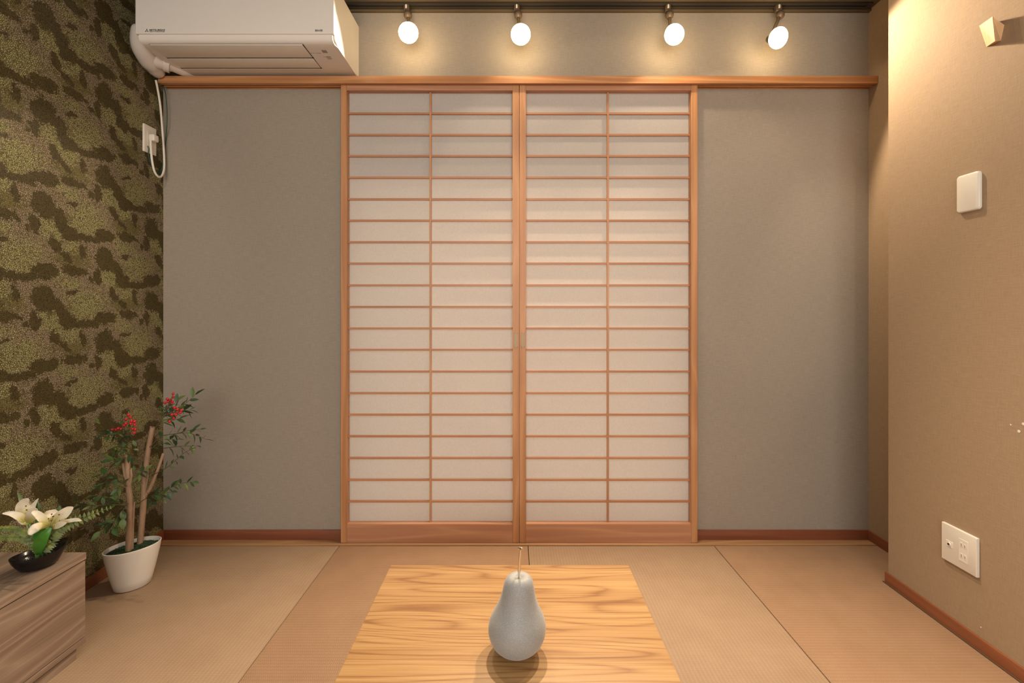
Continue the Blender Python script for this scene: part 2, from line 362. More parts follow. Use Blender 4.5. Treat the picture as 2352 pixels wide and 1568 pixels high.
# back wall with the opening behind the shoji
DX0, DXM, DX1 = (782-PX)*2.054/F, (1193-PX)*2.054/F, (1603-PX)*2.054/F
bm = bmesh.new()
b_box(bm, XL-.1, DX0+.035, WY, WY+.12, -.03, 2.5); b_box(bm, DX1-.035, XN+.1, WY, WY+.12, -.03, 2.5); b_box(bm, DX0+.035, DX1-.035, WY, WY+.12, 2.02, 2.5)
struct(link('wall_back', finish(bm, 'wall_back'), M['linen']))
bm = bmesh.new(); b_box(bm, XL-.1, XL, YF-.1, WY+.12, -.03, 2.5); struct(link('wall_left', finish(bm, 'wall_left'), M['moss_paper']))
bm = bmesh.new(); b_box(bm, XR, XN+.1, YF-.1, YN, -.03, 2.5); b_box(bm, XN, XN+.1, YN, WY+.12, -.03, 2.5)
wr_ = struct(link('wall_right', finish(bm, 'wall_right'), M['linen_r']))
bm = bmesh.new(); b_box(bm, XL-.1, XN+.1, YF-.1, YF, -.03, 2.5); struct(link('wall_front', finish(bm, 'wall_front'), M['white_wall']))
bm = bmesh.new(); b_box(bm, XL-.1, XN+.1, YF-.1, WY+.12, ZC, ZC+.1); struct(link('ceiling', finish(bm, 'ceiling'), M['ceil']))
for px, py, r_ in ((2341, 990, .0042), (2322, 975, .0022), (2351, 973, .004), (2253.5, 1440, .002)):      # filled screw holes
    Y = XR*F/(px-PX); z = H+(PY-py)*Y/F; bm = bmesh.new()
    bmesh.ops.create_cone(bm, cap_ends=True, segments=10, radius1=r_, radius2=r_*.8, depth=.001, matrix=Matrix.Translation((XR-.0003, Y, z)) @ Matrix.Rotation(math.pi/2, 4, 'Y'))
    o = link('filler_spot', finish(bm, 'filler_spot'), M['plastic'], wr_)
# baseboards
BH = .0445
struct(box('baseboard_back', XL+.008, (1-.0)*DX0+.028, WY-.008, WY, -.004, BH, M['skirt'], None, .0015))
struct(box('baseboard_back', DX1-.028, XN-.008, WY-.008, WY, -.004, BH, M['skirt'], None, .0015))
struct(box('baseboard_left', XL, XL+.008, YF, WY, .0, BH, M['skirt_y'], None, .0015))
struct(box('baseboard_right', XR-.008, XR, YF, YN+.008, .0, .041, M['skirt_y'], None, .0015))
struct(box('baseboard_niche', XN-.008, XN, YN+.001, WY-.0005, .0, BH, M['skirt_y'], None, .0015))
# dark strip coloured in for the shadow gap under the right and left baseboards
struct(box('trim_1', XR-.013, XR-.008, YF, YN+.012, -.002, .0035, simple('shadow_gap_strip', (.09, .05, .025), .6), None))
# wall top trim
struct(box('trim_2', XL, XN, WY-.018, WY, 2.386, ZC, M['ceil'], None, .001))
# kamoi (lintel beam) with grooves beneath
KY = 2.035
prof = [(KY, 2.073), (KY, 2.041), (2.049, 2.041), (2.049, 2.0465), (2.0665, 2.0465), (2.0665, 2.041), (2.071, 2.041), (2.071, 2.0465), (2.0875, 2.0465), (2.0875, 2.041), (2.09, 2.041), (2.09, 2.073)]
bm = bmesh.new(); prism_x(bm, prof, (363-PX)*KY/F, XN-.002)
struct(link('trim_3', finish(bm, 'trim_3'), M['kamoi']), 'cedar lintel beam across the back wall above the shoji')
# shikii (sill)
prof = [(2.034, .0012), (2.034, -.02), (2.09, -.02), (2.09, -.003), (2.0865, -.003), (2.0865, .0002), (2.0500, .0002), (2.0500, -.0022), (2.0480, -.0022), (2.0480, .0012)]
bm = bmesh.new(); prism_x(bm, prof, XL+.002, XN-.006)
struct(link('trim_4', finish(bm, 'trim_4'), M['sill']), 'worn wooden sliding door sill along the tatami')
# assumed window behind the paper, unseen
win = struct(empty('window_1', (0, 2.19, 0)))
m, nt, p = new_mat('backlight_glow'); p.inputs['Emission Color'].default_value = (1, .86, .72, 1); p.inputs['Emission Strength'].default_value = 1.5; p.inputs['Base Color'].default_value = (.7, .68, .62, 1); M['backglow'] = m  # added glow that lights the paper from behind
M['alu'] = simple('window_aluminium', (.35, .33, .30), .4, .6)
M['mask_sheet'] = simple('grey_masking_sheet', (.36, .37, .40), .8)
box('backlight_pane', DX0+.04, DXM-.01, 2.186, 2.19, .05, 1.64, M['backglow'], win); box('backlight_pane', DXM+.01, DX1-.04, 2.186, 2.19, .05, 1.64, M['backglow'], win)
BARZ_TOP4 = H+(PY-408)*2.079/F
box('masking_sheet', DX0+.038, DX1-.038, 2.0925, 2.0965, BARZ_TOP4, 2.018, M['mask_sheet'], win)  # added unseen sheet, keeps the back glow off the upper panes
bm = bmesh.new(); b_box(bm, DX0-.02, DX1+.02, 2.19, 2.21, -.03, 2.1); link('frame', finish(bm, 'frame'), M['alu'], win)
settle(win)

# ------------------------------------------------------------------ shoji doors
bars_y = [261, 310, 358.5, 408, 457.5, 506.5, 556, 605, 655, 704.5, 754, 803, 853, 902.5, 952, 1001.5, 1051.5, 1101.5, 1151]
BARZ = [H+(PY-y)*2.079/F for y in bars_y]
ZT, ZB = 2.019, .0846
D0, D1 = 2.054, 2.084
def shoji(name, xa, xb, wl, wr, xmid, pull_x, label):
    root = empty(name, ((xa+xb)/2, 2.07, 0)); struct(root, label, 'sliding door')
    xa += .0008; xb -= .0008
    box('stile', xa, xa+wl, D0, D1, .001, 2.0445, M['cedar_v'], root, .0012, 1); box('stile', xb-wr, xb, D0, D1, .001, 2.0445, M['cedar_v'], root, .0012, 1)
    box('top_rail', xa+wl, xb-wr, D0+.001, D1, ZT, 2.0445, M['cedar_h'], root); box('bottom_rail', xa+wl, xb-wr, D0+.001, D1, .001, ZB, M['cedar_h'], root)
    for z in BARZ:
        box('horizontal_muntin', xa+wl, xb-wr, 2.0752, 2.0842, z-.0043, z+.0043, M['kumiko'], root)
    box('vertical_muntin', xmid-.0042, xmid+.0042, 2.0740, 2.0838, ZB, ZT, M['cedar_v'], root)
    zs = [ZT]+BARZ+[ZB]
    for z1, z0 in zip(zs, zs[1:]):
        for a, b in ((xa+wl, xmid), (xmid, xb-wr)):
            box('paper_pane', a+.0002, b-.0002, 2.0845, 2.0852, z0+.0002, z1-.0002, M['paper'], root)
    zc = H+(PY-781)*D0/F; hw = .0070; hh = .0325
    f = bmesh.new()
    for x0, x1, z0, z1 in ((-hw, -hw+.0016, -hh, hh), (hw-.0016, hw, -hh, hh), (-hw, hw, -hh, -hh+.003), (-hw, hw, hh-.003, hh)):
        b_box(f, pull_x+x0, pull_x+x1, D0-.0008, D0+.001, zc+z0, zc+z1)
    b_box(f, pull_x-hw+.001, pull_x+hw-.001, D0-.0002, D0+.001, zc-hh+.002, zc+hh-.002)
    link('finger_pull', finish(f, 'finger_pull'), M['pull'], root)
    return settle(root)
shoji('door_1', DX0, DXM, .0275, .0300, (989-PX)*2.079/F, (1185-PX)*D0/F, 'left paper sliding door with cedar lattice')
shoji('door_2', DXM, DX1, .0285, .0290, (1396-PX)*2.079/F, (1201-PX)*D0/F, 'right paper sliding door with cedar lattice')

# ------------------------------------------------------------------ air conditioner
AX0, AX1, AF = -1.475, -.703, 1.80
ac = empty('air_conditioner', ((AX0+AX1)/2, WY, 2.088))
tag(ac, 'white wall mounted air conditioner above the lintel at the left', 'air conditioner')
ZU = 2.089
prof = [(WY, 2.330), (WY, 2.087), (2.04, 2.086), (1.85, ZU-.0005), (1.826, ZU+.0005), (1.813, ZU+.004), (1.806, ZU+.011), (1.803, ZU+.022), (1.803, 2.30), (1.812, 2.322), (1.83, 2.330)]
bm = bmesh.new(); fa, fb = prism_x(bm, prof, AX0, AX1)
es = [e for f in (fa, fb) for e in f.edges if not (abs(e.verts[0].co.y-WY) < 1e-4 and abs(e.verts[1].co.y-WY) < 1e-4)]
bmesh.ops.bevel(bm, geom=es, offset=.007, segments=4, affect='EDGES')
link('body', finish(bm, 'body', True, 30), M['ac'], ac)
box('front_panel', AX0-.002, AX1+.002, AF-.004, AF+.014, 2.1165, 2.318, M['ac'], ac, .004, 3)
bm = bmesh.new()
for y0, y1 in ((1.8185, 1.9095), (1.9165, 1.9905)):
    bm = bmesh.new(); b_box(bm, -1.437, -.834, y0, y1, ZU-.0042, ZU-.0005, .0012, 2)
    link('louver', finish(bm, 'louver', True, 40), M['ac'], ac)
bm = bmesh.new(); b_box(bm, -1.440, -.831, 1.9085, 1.9175, ZU-.0032, ZU); b_box(bm, -1.440, -.831, 1.9895, 1.9975, ZU-.0033, ZU); b_box(bm, -.8345, -.8325, 1.8185, 1.9960, ZU-.0034, ZU)
link('outlet_gap', finish(bm, 'outlet_gap'), M['dark'], ac)
box('lower_lip', -1.437, -.834, 1.9975, 2.0005, ZU-.0050, ZU, M['plastic'], ac)
bm = bmesh.new(); b_box(bm, -1.440, -.831, 1.8165, 1.8185, ZU-.0012, ZU); b_box(bm, -1.439, -1.4372, 1.8185, 1.9960, ZU-.0012, ZU); b_box(bm, -.82, -.735, 2.012, 2.0135, ZU-.0022, ZU)
link('seam', finish(bm, 'seam'), M['ink2'], ac)
bm = bmesh.new(); b_box(bm, -.778, -.758, 1.860, 1.897, ZU-.0009, ZU+.001); link('indicator_window', finish(bm, 'indicator_window'), M['ac_grey'], ac)
bm = bmesh.new(); b_box(bm, -.778, -.758, 1.905, 1.913, ZU-.0016, ZU); link('button', finish(bm, 'button'), M['ac_grey'], ac)
bm = bmesh.new(); b_box(bm, -.778, -.758, 1.918, 1.924, ZU-.0018, ZU); link('button', finish(bm, 'button'), M['ac_grey'], ac)
# writing
RF = (math.pi/2, 0, 0)
yf = AF-.0042
def pf(px, py): return W(px, py, yf)
bm = bmesh.new(); c0 = pf(337.2, 70.4); s = 4.6*yf/F
for k in range(3):
    a = math.radians(90+120*k); d = Vector((math.cos(a), 0, math.sin(a))); n = Vector((-math.sin(a), 0, math.cos(a)))
    q = [c0, c0+d*s*.52+n*s*.30, c0+d*s*1.04, c0+d*s*.52-n*s*.30]
    vv = [bm.verts.new(v+Vector((0, -.0002, 0))) for v in q]; bm.faces.new(vv)
link('three_diamond_mark', finish(bm, 'three_diamond_mark'), M['ink'], ac)
def word(body, x0, x1, ybase, hpx, bold=0.0, mat='ink'):
    o = text_mesh('lettering', body, 1, M[mat], ac, (0, 0, 0), RF, 1, bold)
    bb = [v.co for v in o.data.vertices]; wd = max(v.x for v in bb)-min(v.x for v in bb); ht = max(v.y for v in bb)-min(v.y for v in bb); mn = min(v.x for v in bb)
    k = yf/F; sx = (x1-x0)*k/wd; sy = hpx*k/ht
    o.scale = (sx, sy, 1); l = pf(x0, ybase); o.location = (l.x-mn*sx, yf-.0002, l.z); return o
word('MITSUBISHI', 343.5, 378.5, 70.6, 3.6, .03); word('HEAVY INDUSTRIES', 343.5, 378.5, 73.4, 1.9, .02); word('BEAVER', 724, 741.5, 72.3, 4.6, .02)
for body, x, y, sz in (('RUN / TIMER', -.829, 1.884, .0075), ('HI', -.790, 1.912, .0095), ('ON/OFF', -.812, 1.925, .0080)):
    o = text_mesh('lettering', body, sz, M['ink2'], ac, (x, y, ZU-.0012), (math.pi, 0, 0)); o.location.z = ZU-.0012
settle(ac)
for o in ac.children:
    if o.name.startswith('lettering'): pass
# pipe cover elbow in the corner
M['gloss'] = simple('glossy_white_plastic', (.66, .61, .56), .16, coat=.3)
P = smooth_path([(-1.500, 1.880, 2.185), (-1.515, 1.886, 2.160), (-1.533, 1.910, 2.128), (-1.545, 1.955, 2.105), (-1.555, 1.998, 2.090), (-1.562, 2.028, 2.078)], 6)
pc = tube('pipe_cover', P, [.032, .036, .040, .043]+[.044]*(len(P)-16)+[.043, .042, .040, .038, .036, .035, .034, .032, .030, .028, .026, .024], M['gloss'], ac, 28)
P = smooth_path([(-1.535, 1.950, 2.112), (-1.500, 1.978, 2.104), (-1.468, 2.020, 2.101), (-1.445, 2.085, 2.102)], 5)
tube('branch', P, [.040]*4+[.037, .035, .033, .031]+[.027]*(len(P)-8), M['gloss'], pc, 24)
tube('collar', [(-1.500, 1.978, 2.104), (-1.482, 1.9895, 2.101)], .0385, M['gloss'], pc, 28)
pc['label'] = 'glossy rounded elbow where the pipes leave the unit'
settle(ac)

# ------------------------------------------------------------------ sockets and cords on the left wall
def wallL(px, py, off=.012):       # point in front of the left wall seen at the pixel
    X = XL+off; Y = min(-X*F/(PX-px), WY-.008); v = W(px, py, Y); return v
so = empty('wall_socket', (XL, 2.004, 1.78)); tag(so, 'white single socket plate on the mossy wallpaper with a plug in it', 'socket')
box('plate', XL, XL+.008, 1.971, 2.040, 1.720, 1.839, M['plastic'], so, .0025, 3)
box('receptacle', XL+.008, XL+.0095, 1.988, 2.022, 1.745, 1.815, M['plastic'], so, .0008, 1)
settle(so)
cord = empty('power_cord', (XL+.012, 2.0, 1.62)); tag(cord, 'white power cord looping from the pipe cover down to the plug', 'cord')
zp = H+(PY-318)*2.008/F
bm = bmesh.new(); b_box(bm, XL+.0095, XL+.034, 1.992, 2.022, zp-.015, zp+.015, .006, 3); link('plug', finish(bm, 'plug', True, 50), M['plastic'], cord)
P = smooth_path([wallL(358, 184, .030), wallL(364, 215, .022), wallL(369, 250, .020), wallL(373, 300, .020), wallL(376.5, 350, .022), wallL(377, 385, .024), wallL(372, 403, .028), wallL(364, 406, .030), wallL(355, 394, .030), wallL(349.5, 370, .028), wallL(347, 345, .026), wallL(346, 322, .026)], 6)
tube('flex', P, .0044, M['plastic'], cord, None or 10); settle(cord)
P = smooth_path([wallL(374, 195, .018), wallL(380, 215, .034), wallL(383.5, 250, .036), wallL(383.5, 285, .036), wallL(380, 325, .008), wallL(376, 365, .006), wallL(370, 392, .006), wallL(363, 397, .006), wallL(354, 388, .006), wallL(345, 372, .006), wallL(341, 352, .008), wallL(342, 342, .012), wallL(339, 335, .010)], 6)
bm = bmesh.new(); b_tube(bm, P, .0020, 8); tag(link('earth_wire', finish(bm, 'earth_wire', True), M['green_wire']), 'thin dark green wire hanging in the corner beside the white cord', 'wire')

# ------------------------------------------------------------------ things on the right wall
bp = empty('blank_plate', (XR, 1.437, 1.406)); tag(bp, 'white blank cover plate high on the right wall', 'cover plate')
def rplate(name, y0, y1, z0, z1, th, rad, parent, mat, edge=.003):
    """rounded rectangle standing off the right wall"""
    bm = bmesh.new(); ring = []
    for (cy, cz, a0) in ((y1-rad, z1-rad, 0), (y0+rad, z1-rad, 90), (y0+rad, z0+rad, 180), (y1-rad, z0+rad, 270)):
        for k in range(6):
            a = math.radians(a0+90*k/5); ring.append((cy+rad*math.cos(a), cz+rad*math.sin(a)))
    cy, cz = (y0+y1)/2, (z0+z1)/2; hy, hz = (y1-y0)/2, (z1-z0)/2; loops = []
    for ins, x in ((0, 0), (0, th-edge), (edge*.3, th-edge*.3), (edge, th)):
        loops.append([bm.verts.new((XR-x, cy+(y-cy)*(1-ins/hy), cz+(z-cz)*(1-ins/hz))) for y, z in ring])
    for a, b in zip(loops, loops[1:]):
        for k in range(len(ring)): bm.faces.new((a[k], a[(k+1) % len(ring)], b[(k+1) % len(ring)], b[k]))
    bm.faces.new(loops[0]); bm.faces.new(loops[-1])
    return link(name, finish(bm, name, True, 50), mat, parent)
rplate('plate', 1.402, 1.4735, 1.347, 1.4645, .010, .009, bp, M['plastic'], .004); settle(bp)
ds = empty('double_wall_socket', (XR, 1.467, .28)); tag(ds, 'wide white socket plate with aerial jack low on the right wall', 'socket')
rplate('plate', 1.4095, 1.5255, .220, .340, .0085, .0015, ds, M['plastic'], .0015)
xs = XR-.0085
def face_box(name, y0, y1, z0, z1, d, mat, par, bev=.0005): return box(name, xs-d, xs+.0005, y0, y1, z0, z1, mat, par, bev, 1)
face_box('aerial_insert', 1.486, 1.5095, .269, .289, .0010, M['plastic'], ds)
bm = bmesh.new(); bmesh.ops.create_cone(bm, cap_ends=True, segments=20, radius1=.0062, radius2=.0052, depth=.003, matrix=Matrix.Translation((xs-.0018, 1.4975, .279)) @ Matrix.Rotation(-math.pi/2, 4, 'Y'))
link('jack_ring', finish(bm, 'jack_ring', True, 40), M['plastic'], ds)
bm = bmesh.new(); bmesh.ops.create_cone(bm, cap_ends=True, segments=16, radius1=.0036, radius2=.0036, depth=.001, matrix=Matrix.Translation((xs-.0036, 1.4975, .279)) @ Matrix.Rotation(-math.pi/2, 4, 'Y'))
link('jack_hole', finish(bm, 'jack_hole'), M['black'], ds)
rec = face_box('receptacle', 1.436, 1.466, .245, .315, .0010, M['plastic'], ds)
slot = simple('slot_shadow', (.22, .13, .08), .7)
for zc in (.297, .263):
    for yc, hz in ((1.457, .0046), (1.4455, .0040)):
        face_box('outlet_well', yc-.0045, yc+.0045, zc-.0075, zc+.0075, .0016, M['plastic'], rec)
        o = box('slot', xs-.0019, xs-.0012, yc-.0017, yc-.0001, zc-hz, zc+hz, slot, rec)
settle(ds)
m = wood('pale_maple', [(.58, .36, .18), (.66, .43, .23), (.72, .49, .28)], 'Z', 9, 30, 4, .5, .2, .3)
bm = bmesh.new()
def pr(ratio_src): return ratio_src
V = dict(A=(XR, 1.4103, H+.870), E=(XR, 1.3377, H+.828), D=(XR, 1.3885, H+.793), Fv=(XR, 1.3475, H+.788), B=(1.385, 1.333, H+.849), Cc=(1.385, 1.3256, H+.774))
V = {k: bm.verts.new(v) for k, v in V.items()}
for q in (('A', 'B', 'Cc', 'D'), ('B', 'E', 'Fv', 'Cc'), ('A', 'E', 'B'), ('D', 'Cc', 'Fv'), ('A', 'D', 'Fv', 'E')): bm.faces.new([V[k] for k in q])
tag(link('coat_hook', finish(bm, 'coat_hook'), m), 'pale wooden faceted wall hook near the top of the right wall', 'wall hook')

# ------------------------------------------------------------------ lighting track and its lamps
RX1 = (2006-PX)*2.03/F
tr_ = empty('lighting_track', (0, 2.0475, ZC)); tag(tr_, 'dark lighting track along the ceiling above the back wall', 'lighting track')
bm = bmesh.new(); prism_x(bm, [(2.030, ZC), (2.030, 2.3895), (2.042, 2.3895), (2.042, 2.394), (2.053, 2.394), (2.053, 2.3895), (2.065, 2.3895), (2.065, ZC)], -1.3, RX1-.012)
link('rail', finish(bm, 'rail'), M['black'], tr_); box('end_cap', RX1-.014, RX1, 2.029, 2.066, 2.3885, ZC-.0002, M['black'], tr_, .001, 1); settle(tr_)
m, nt, p = new_mat('lamp_glass'); em = N(nt, 'ShaderNodeEmission'); em.inputs[0].default_value = (1, .86, .58, 1); em.inputs[1].default_value = 25
nt.links.new(em.outputs[0], nt.nodes['Material Output'].inputs['Surface']); M['glow'] = m
m, nt, p = new_mat('lamp_side_glass'); p.inputs['Base Color'].default_value = (.85, .75, .6, 1); p.inputs['Roughness'].default_value = .25; p.inputs['Emission Color'].default_value = (1, .72, .38, 1); p.inputs['Emission Strength'].default_value = 30.0; M['glow_side'] = m
LAMPS = [((938, 75), (.08, -1.0, -.28), 934, 'first ceiling spot lamp from the left, beside the air conditioner'),
         ((1196, 79), (.05, -1.0, -.35), 1187, 'second ceiling spot lamp from the left, above the join of the sliding doors'),
         ((1549, 79), (-.02, -1.0, -.28), 1534, 'third ceiling spot lamp from the left, above the right door end'),
         ((1788, 87), (.10, -1.0, -.50), 1788, 'fourth and rightmost ceiling spot lamp, nearest the niche')]
AIM = [((-.75, .6, 1.2), 62, 124), ((.03, .70, .30), 215, 98), ((.25, .70, .30), 215, 98), ((1.124+.27, 1.955-.6, 2.195-.70), 64, 108)]
for ((bx, by), d, ax, lab), (tgt, pw_, ang) in zip(LAMPS, AIM):
    c = W(bx, by, 1.955); d = Vector(d).normalized()
    top = W(ax, 14, 2.043); t = empty('spot_lamp', (top.x, 2.0475, 2.39)); tag(t, lab, 'ceiling lamp', 'spot lamps on the ceiling track')
    box('adapter', top.x-.012, top.x+.012, 2.036, 2.058, 2.362, 2.3935, M['bronze'], t, .002, 1)
    box('latch', top.x-.004, top.x+.003, 2.033, 2.037, 2.373, 2.389, M['plastic'], t, .0006, 1)
    k = Vector((top.x+.006, 2.040, 2.345)); back = c-d*.055
    bm = bmesh.new(); bmesh.ops.create_uvsphere(bm, u_segments=16, v_segments=10, radius=.018, matrix=Matrix.Translation(k)); link('joint', finish(bm, 'joint', True), M['bronze'], t)
    tube('arm', [Vector((top.x+.004, 2.045, 2.368)), k, back+Vector((0, 0, .012)), back], .007, M['bronze'], t, 10)
    q = (-d).to_track_quat('Z', 'Y').to_matrix().to_4x4()
    bm = bmesh.new(); b_lathe(bm, [(0, .072), (.013, .072), (.015, .068), (.016, .046), (.018, .044), (.018, .040)], 24)
    bm.transform(Matrix.Translation(c) @ q); link('holder', finish(bm, 'holder', True, 40), M['bronze'], t)
    bm = bmesh.new(); b_lathe(bm, [(.016, .042), (.022, .030), (.033, .014), (.0405, .005), (.0415, 0), (.0405, -.0020), (.0375, -.0024), (.0370, .0004)], 32)
    bm.transform(Matrix.Translation(c) @ q); link('reflector_bulb', finish(bm, 'reflector_bulb', True, 50), M['glow_side'], t)
    bm = bmesh.new(); b_lathe(bm, [(.0366, -.0004), (.030, -.0012), (.018, -.0022), (0, -.0026)], 32)
    bm.transform(Matrix.Translation(c) @ q); link('lens', finish(bm, 'lens', True), M['glow'], t)
    settle(t)
    if bx in (1196, 1549): spot('spot_lamp_spill', c+d*.008, c+d*.008+Vector((.28, -.30, -1) if bx == 1549 else (.16, -.45, -1)), 8.0 if bx == 1549 else 4.5, 150, .12, WARM, .018)
    s_ = spot('spot_lamp_beam', c+d*.006, tgt, pw_, ang, .25 if tgt[0] > 1 or tgt[0] < -.5 else .75, WARM, .022)

# ------------------------------------------------------------------ low table and the pear ornament
TZ, TY1, TY0 = .32, 1.300, .62
tx0, tx1 = (898-PX)*TY1/F, (1443.5-PX)*TY1/F
tb = empty('low_table', ((tx0+tx1)/2, (TY0+TY1)/2, 0)); tag(tb, 'low table with honey coloured wood grain top on the tatami', 'table')
ob = box('table_top', tx0, tx1, TY0, TY1, TZ-.022, TZ, M['table'], tb, .0012, 2)
edge = simple('table_edge_band', (.66, .42, .18), .4)
for x in (tx0+.05, tx1-.05):
    for y in (TY0+.06, TY1-.06): box('leg', x-.018, x+.018, y-.018, y+.018, .0, TZ-.022, M['table'], tb, .002, 1)
for y in (TY0+.06, TY1-.06): box('apron', tx0+.068, tx1-.068, y-.008, y+.008, TZ-.062, TZ-.022, M['table'], tb)
settle(tb)
pe = empty('pear_ornament', ((1187-PX)*.969/F, .969, TZ)); tag(pe, 'grey frosted ceramic pear ornament with a metal stem on the low table', 'ornament')
ctr = [(0, 0), (.016, .0002), (.026, .004), (.040, .012), (.0505, .022), (.0570, .034), (.0602, .047), (.0598, .060), (.0565, .072), (.0512, .083), (.0450, .095), (.0398, .107), (.0362, .119), (.0338, .131), (.0318, .141), (.0290, .150), (.0245, .1565), (.0185, .1600), (.0110, .1600), (.0050, .1570), (0, .1550)]
pts = smooth_path([(r, 0, z) for r, z in ctr], 3); prof = [(max(p.x, 0) if 0 < i < len(pts)-1 else 0, p.z) for i, p in enumerate(pts)]
bm = bmesh.new(); b_lathe(bm, prof, 64, lambda z: (.006*(max(z, 0)/.16)**1.2-.001, 0)); body = link('body', finish(bm, 'body', True), None, pe)
m, nt, p = new_mat('frosted_grey_glaze'); L = nt.links.new
tc = N(nt, 'ShaderNodeTexCoord'); nz = N(nt, 'ShaderNodeTexNoise', i_Scale=700, i_Detail=2); L(tc.outputs['Object'], nz.inputs['Vector'])
r = ramp(nt, [(.35, (.225, .228, .220)), (.60, (.272, .277, .270)), (.74, (.36, .368, .36))]); L(nz.outputs[0], r.inputs[0])
L(r.outputs[0], p.inputs['Base Color']); p.inputs['Roughness'].default_value = .55
p.inputs['Sheen Weight'].default_value = .25
b = N(nt, 'ShaderNodeBump', i_Strength=.3, i_Distance=.0008); L(nz.outputs[0], b.inputs['Height']); L(b.outputs[0], p.inputs['Normal'])
body.data.materials.append(m)
bm = bmesh.new(); b_tube(bm, smooth_path([(.0045, 0, .150), (.0048, 0, .170), (.0060, 0, .195), (.0078, 0, .216)], 4), .0028, 14); link('stem', finish(bm, 'stem', True, 50), M['metal'], pe)
bm = bmesh.new(); b_tube(bm, [(.0035, .004, .2165), (.0060, .001, .2180), (.0100, -.005, .2190), (.0112, -.0075, .2192)], [.0022, .0028, .0036, .0032], 14); link('stem_tip', finish(bm, 'stem_tip', True, 50), M['metal'], pe)

# ------------------------------------------------------------------ cabinet
CX, CY, CH = -1.290, 1.390, .309
cb = empty('low_cabinet', ((CX+XL)/2, .75, 0)); tag(cb, 'low taupe wood grain cabinet against the left wall', 'cabinet')
cy0 = -.1
box('top_board', XL+.002, CX+.001, cy0, CY, CH-.020, CH, M['cabinet'], cb, .0008, 1)
box('end_panel', XL+.002, CX-.006, CY-.018, CY-.001, .040, CH-.020, M['cabinet_x'], cb)
box('end_panel', XL+.002, CX-.006, cy0+.001, cy0+.018, .040, CH-.020, M['cabinet_x'], cb)
box('back_panel', XL+.002, XL+.010, cy0+.018, CY-.018, .040, CH-.020, M['cabinet'], cb)
box('bottom_board', XL+.002, CX-.0005, cy0, CY-.001, .040, .056, M['cabinet'], cb, .0006, 1)
for y0, y1 in ((CY-.720, CY-.0015), (cy0+.002, CY-.723)): box('drawer_front', CX-.016, CX-.001, y0, y1, .0585, CH-.0235, M['cabinet'], cb, .0008, 1)
box('gap_shade_sheet', CX-.022, CX-.0165, cy0+.02, CY-.02, .057, CH-.021, M['dark'], cb)  # added dark sheet, stands in for shade in the drawer gaps
box('plinth', XL+.01, CX-.012, cy0+.02, CY-.019, 0, .040, M['cabinet'], cb)
settle(cb)

# ------------------------------------------------------------------ leaves
def leaf_mesh(name, L_=1.0, w=.32, fold=.08, curl=.12, n=6, tip=1.0, power=.9):
    """leaf along +X, base at the origin, unit length"""
    bm = bmesh.new(); rows = []
    for i in range(n+1):
        t = i/n; wd = w*math.sin(math.pi*min(1, t**power))*(1-.25*t) if 0 < i < n else 0
        z = -curl*t*t
        if wd == 0: rows.append([bm.verts.new((t, 0, z))])
        else: rows.append([bm.verts.new((t, -wd, z+fold*wd/w)), bm.verts.new((t, 0, z)), bm.verts.new((t, wd, z+fold*wd/w))])
    for a, b in zip(rows, rows[1:]):
        if len(a) == 1: bm.faces.new((a[0], b[0], b[1])); bm.faces.new((a[0], b[1], b[2]))
        elif len(b) == 1: bm.faces.new((a[0], b[0], a[1])); bm.faces.new((a[1], b[0], a[2]))
        else: bm.faces.new((a[0], b[0], b[1], a[1])); bm.faces.new((a[1], b[1], b[2], a[2]))
    me = finish(bm, name, True); return me
def leaf_mat(name, c1, c2, c3, rough=.45):
    m, nt, p = new_mat(name); L = nt.links.new
    oi = N(nt, 'ShaderNodeObjectInfo'); r = ramp(nt, [(0, c1), (.55, c2), (1, c3)]); L(oi.outputs['Random'], r.inputs[0])
    tc = N(nt, 'ShaderNodeTexCoord'); nz = N(nt, 'ShaderNodeTexNoise', i_Scale=3.0, i_Detail=3); L(tc.outputs['Object'], nz.inputs['Vector'])
    mx = N(nt, 'ShaderNodeVectorMath', operation='SCALE'); mr = N(nt, 'ShaderNodeMapRange'); mr.inputs[3].default_value = .7; mr.inputs[4].default_value = 1.35; L(nz.outputs[0], mr.inputs[0])
    L(r.outputs[0], mx.inputs[0]); L(mr.outputs[0], mx.inputs['Scale']); L(mx.outputs[0], p.inputs['Base Color']); p.inputs['Roughness'].default_value = rough
    return m
M['leaf'] = leaf_mat('plant_leaf', (.022, .055, .020), (.050, .105, .030), (.130, .180, .045))
M['fern'] = leaf_mat('fern_leaf', (.055, .080, .009), (.09, .12, .012), (.15, .17, .018))
M['stemg'] = simple('green_brown_stem', (.09, .07, .03), .6)
def orient(o, loc, direction, length, roll=0.0, wscale=1.0):
    q = Vector(direction).normalized().to_track_quat('X', 'Z'); q = q @ Matrix.Rotation(roll, 3, 'X').to_quaternion()
    o.rotation_mode = 'QUATERNION'; o.rotation_quaternion = q; o.location = loc; o.scale = (length, length*wscale, length)

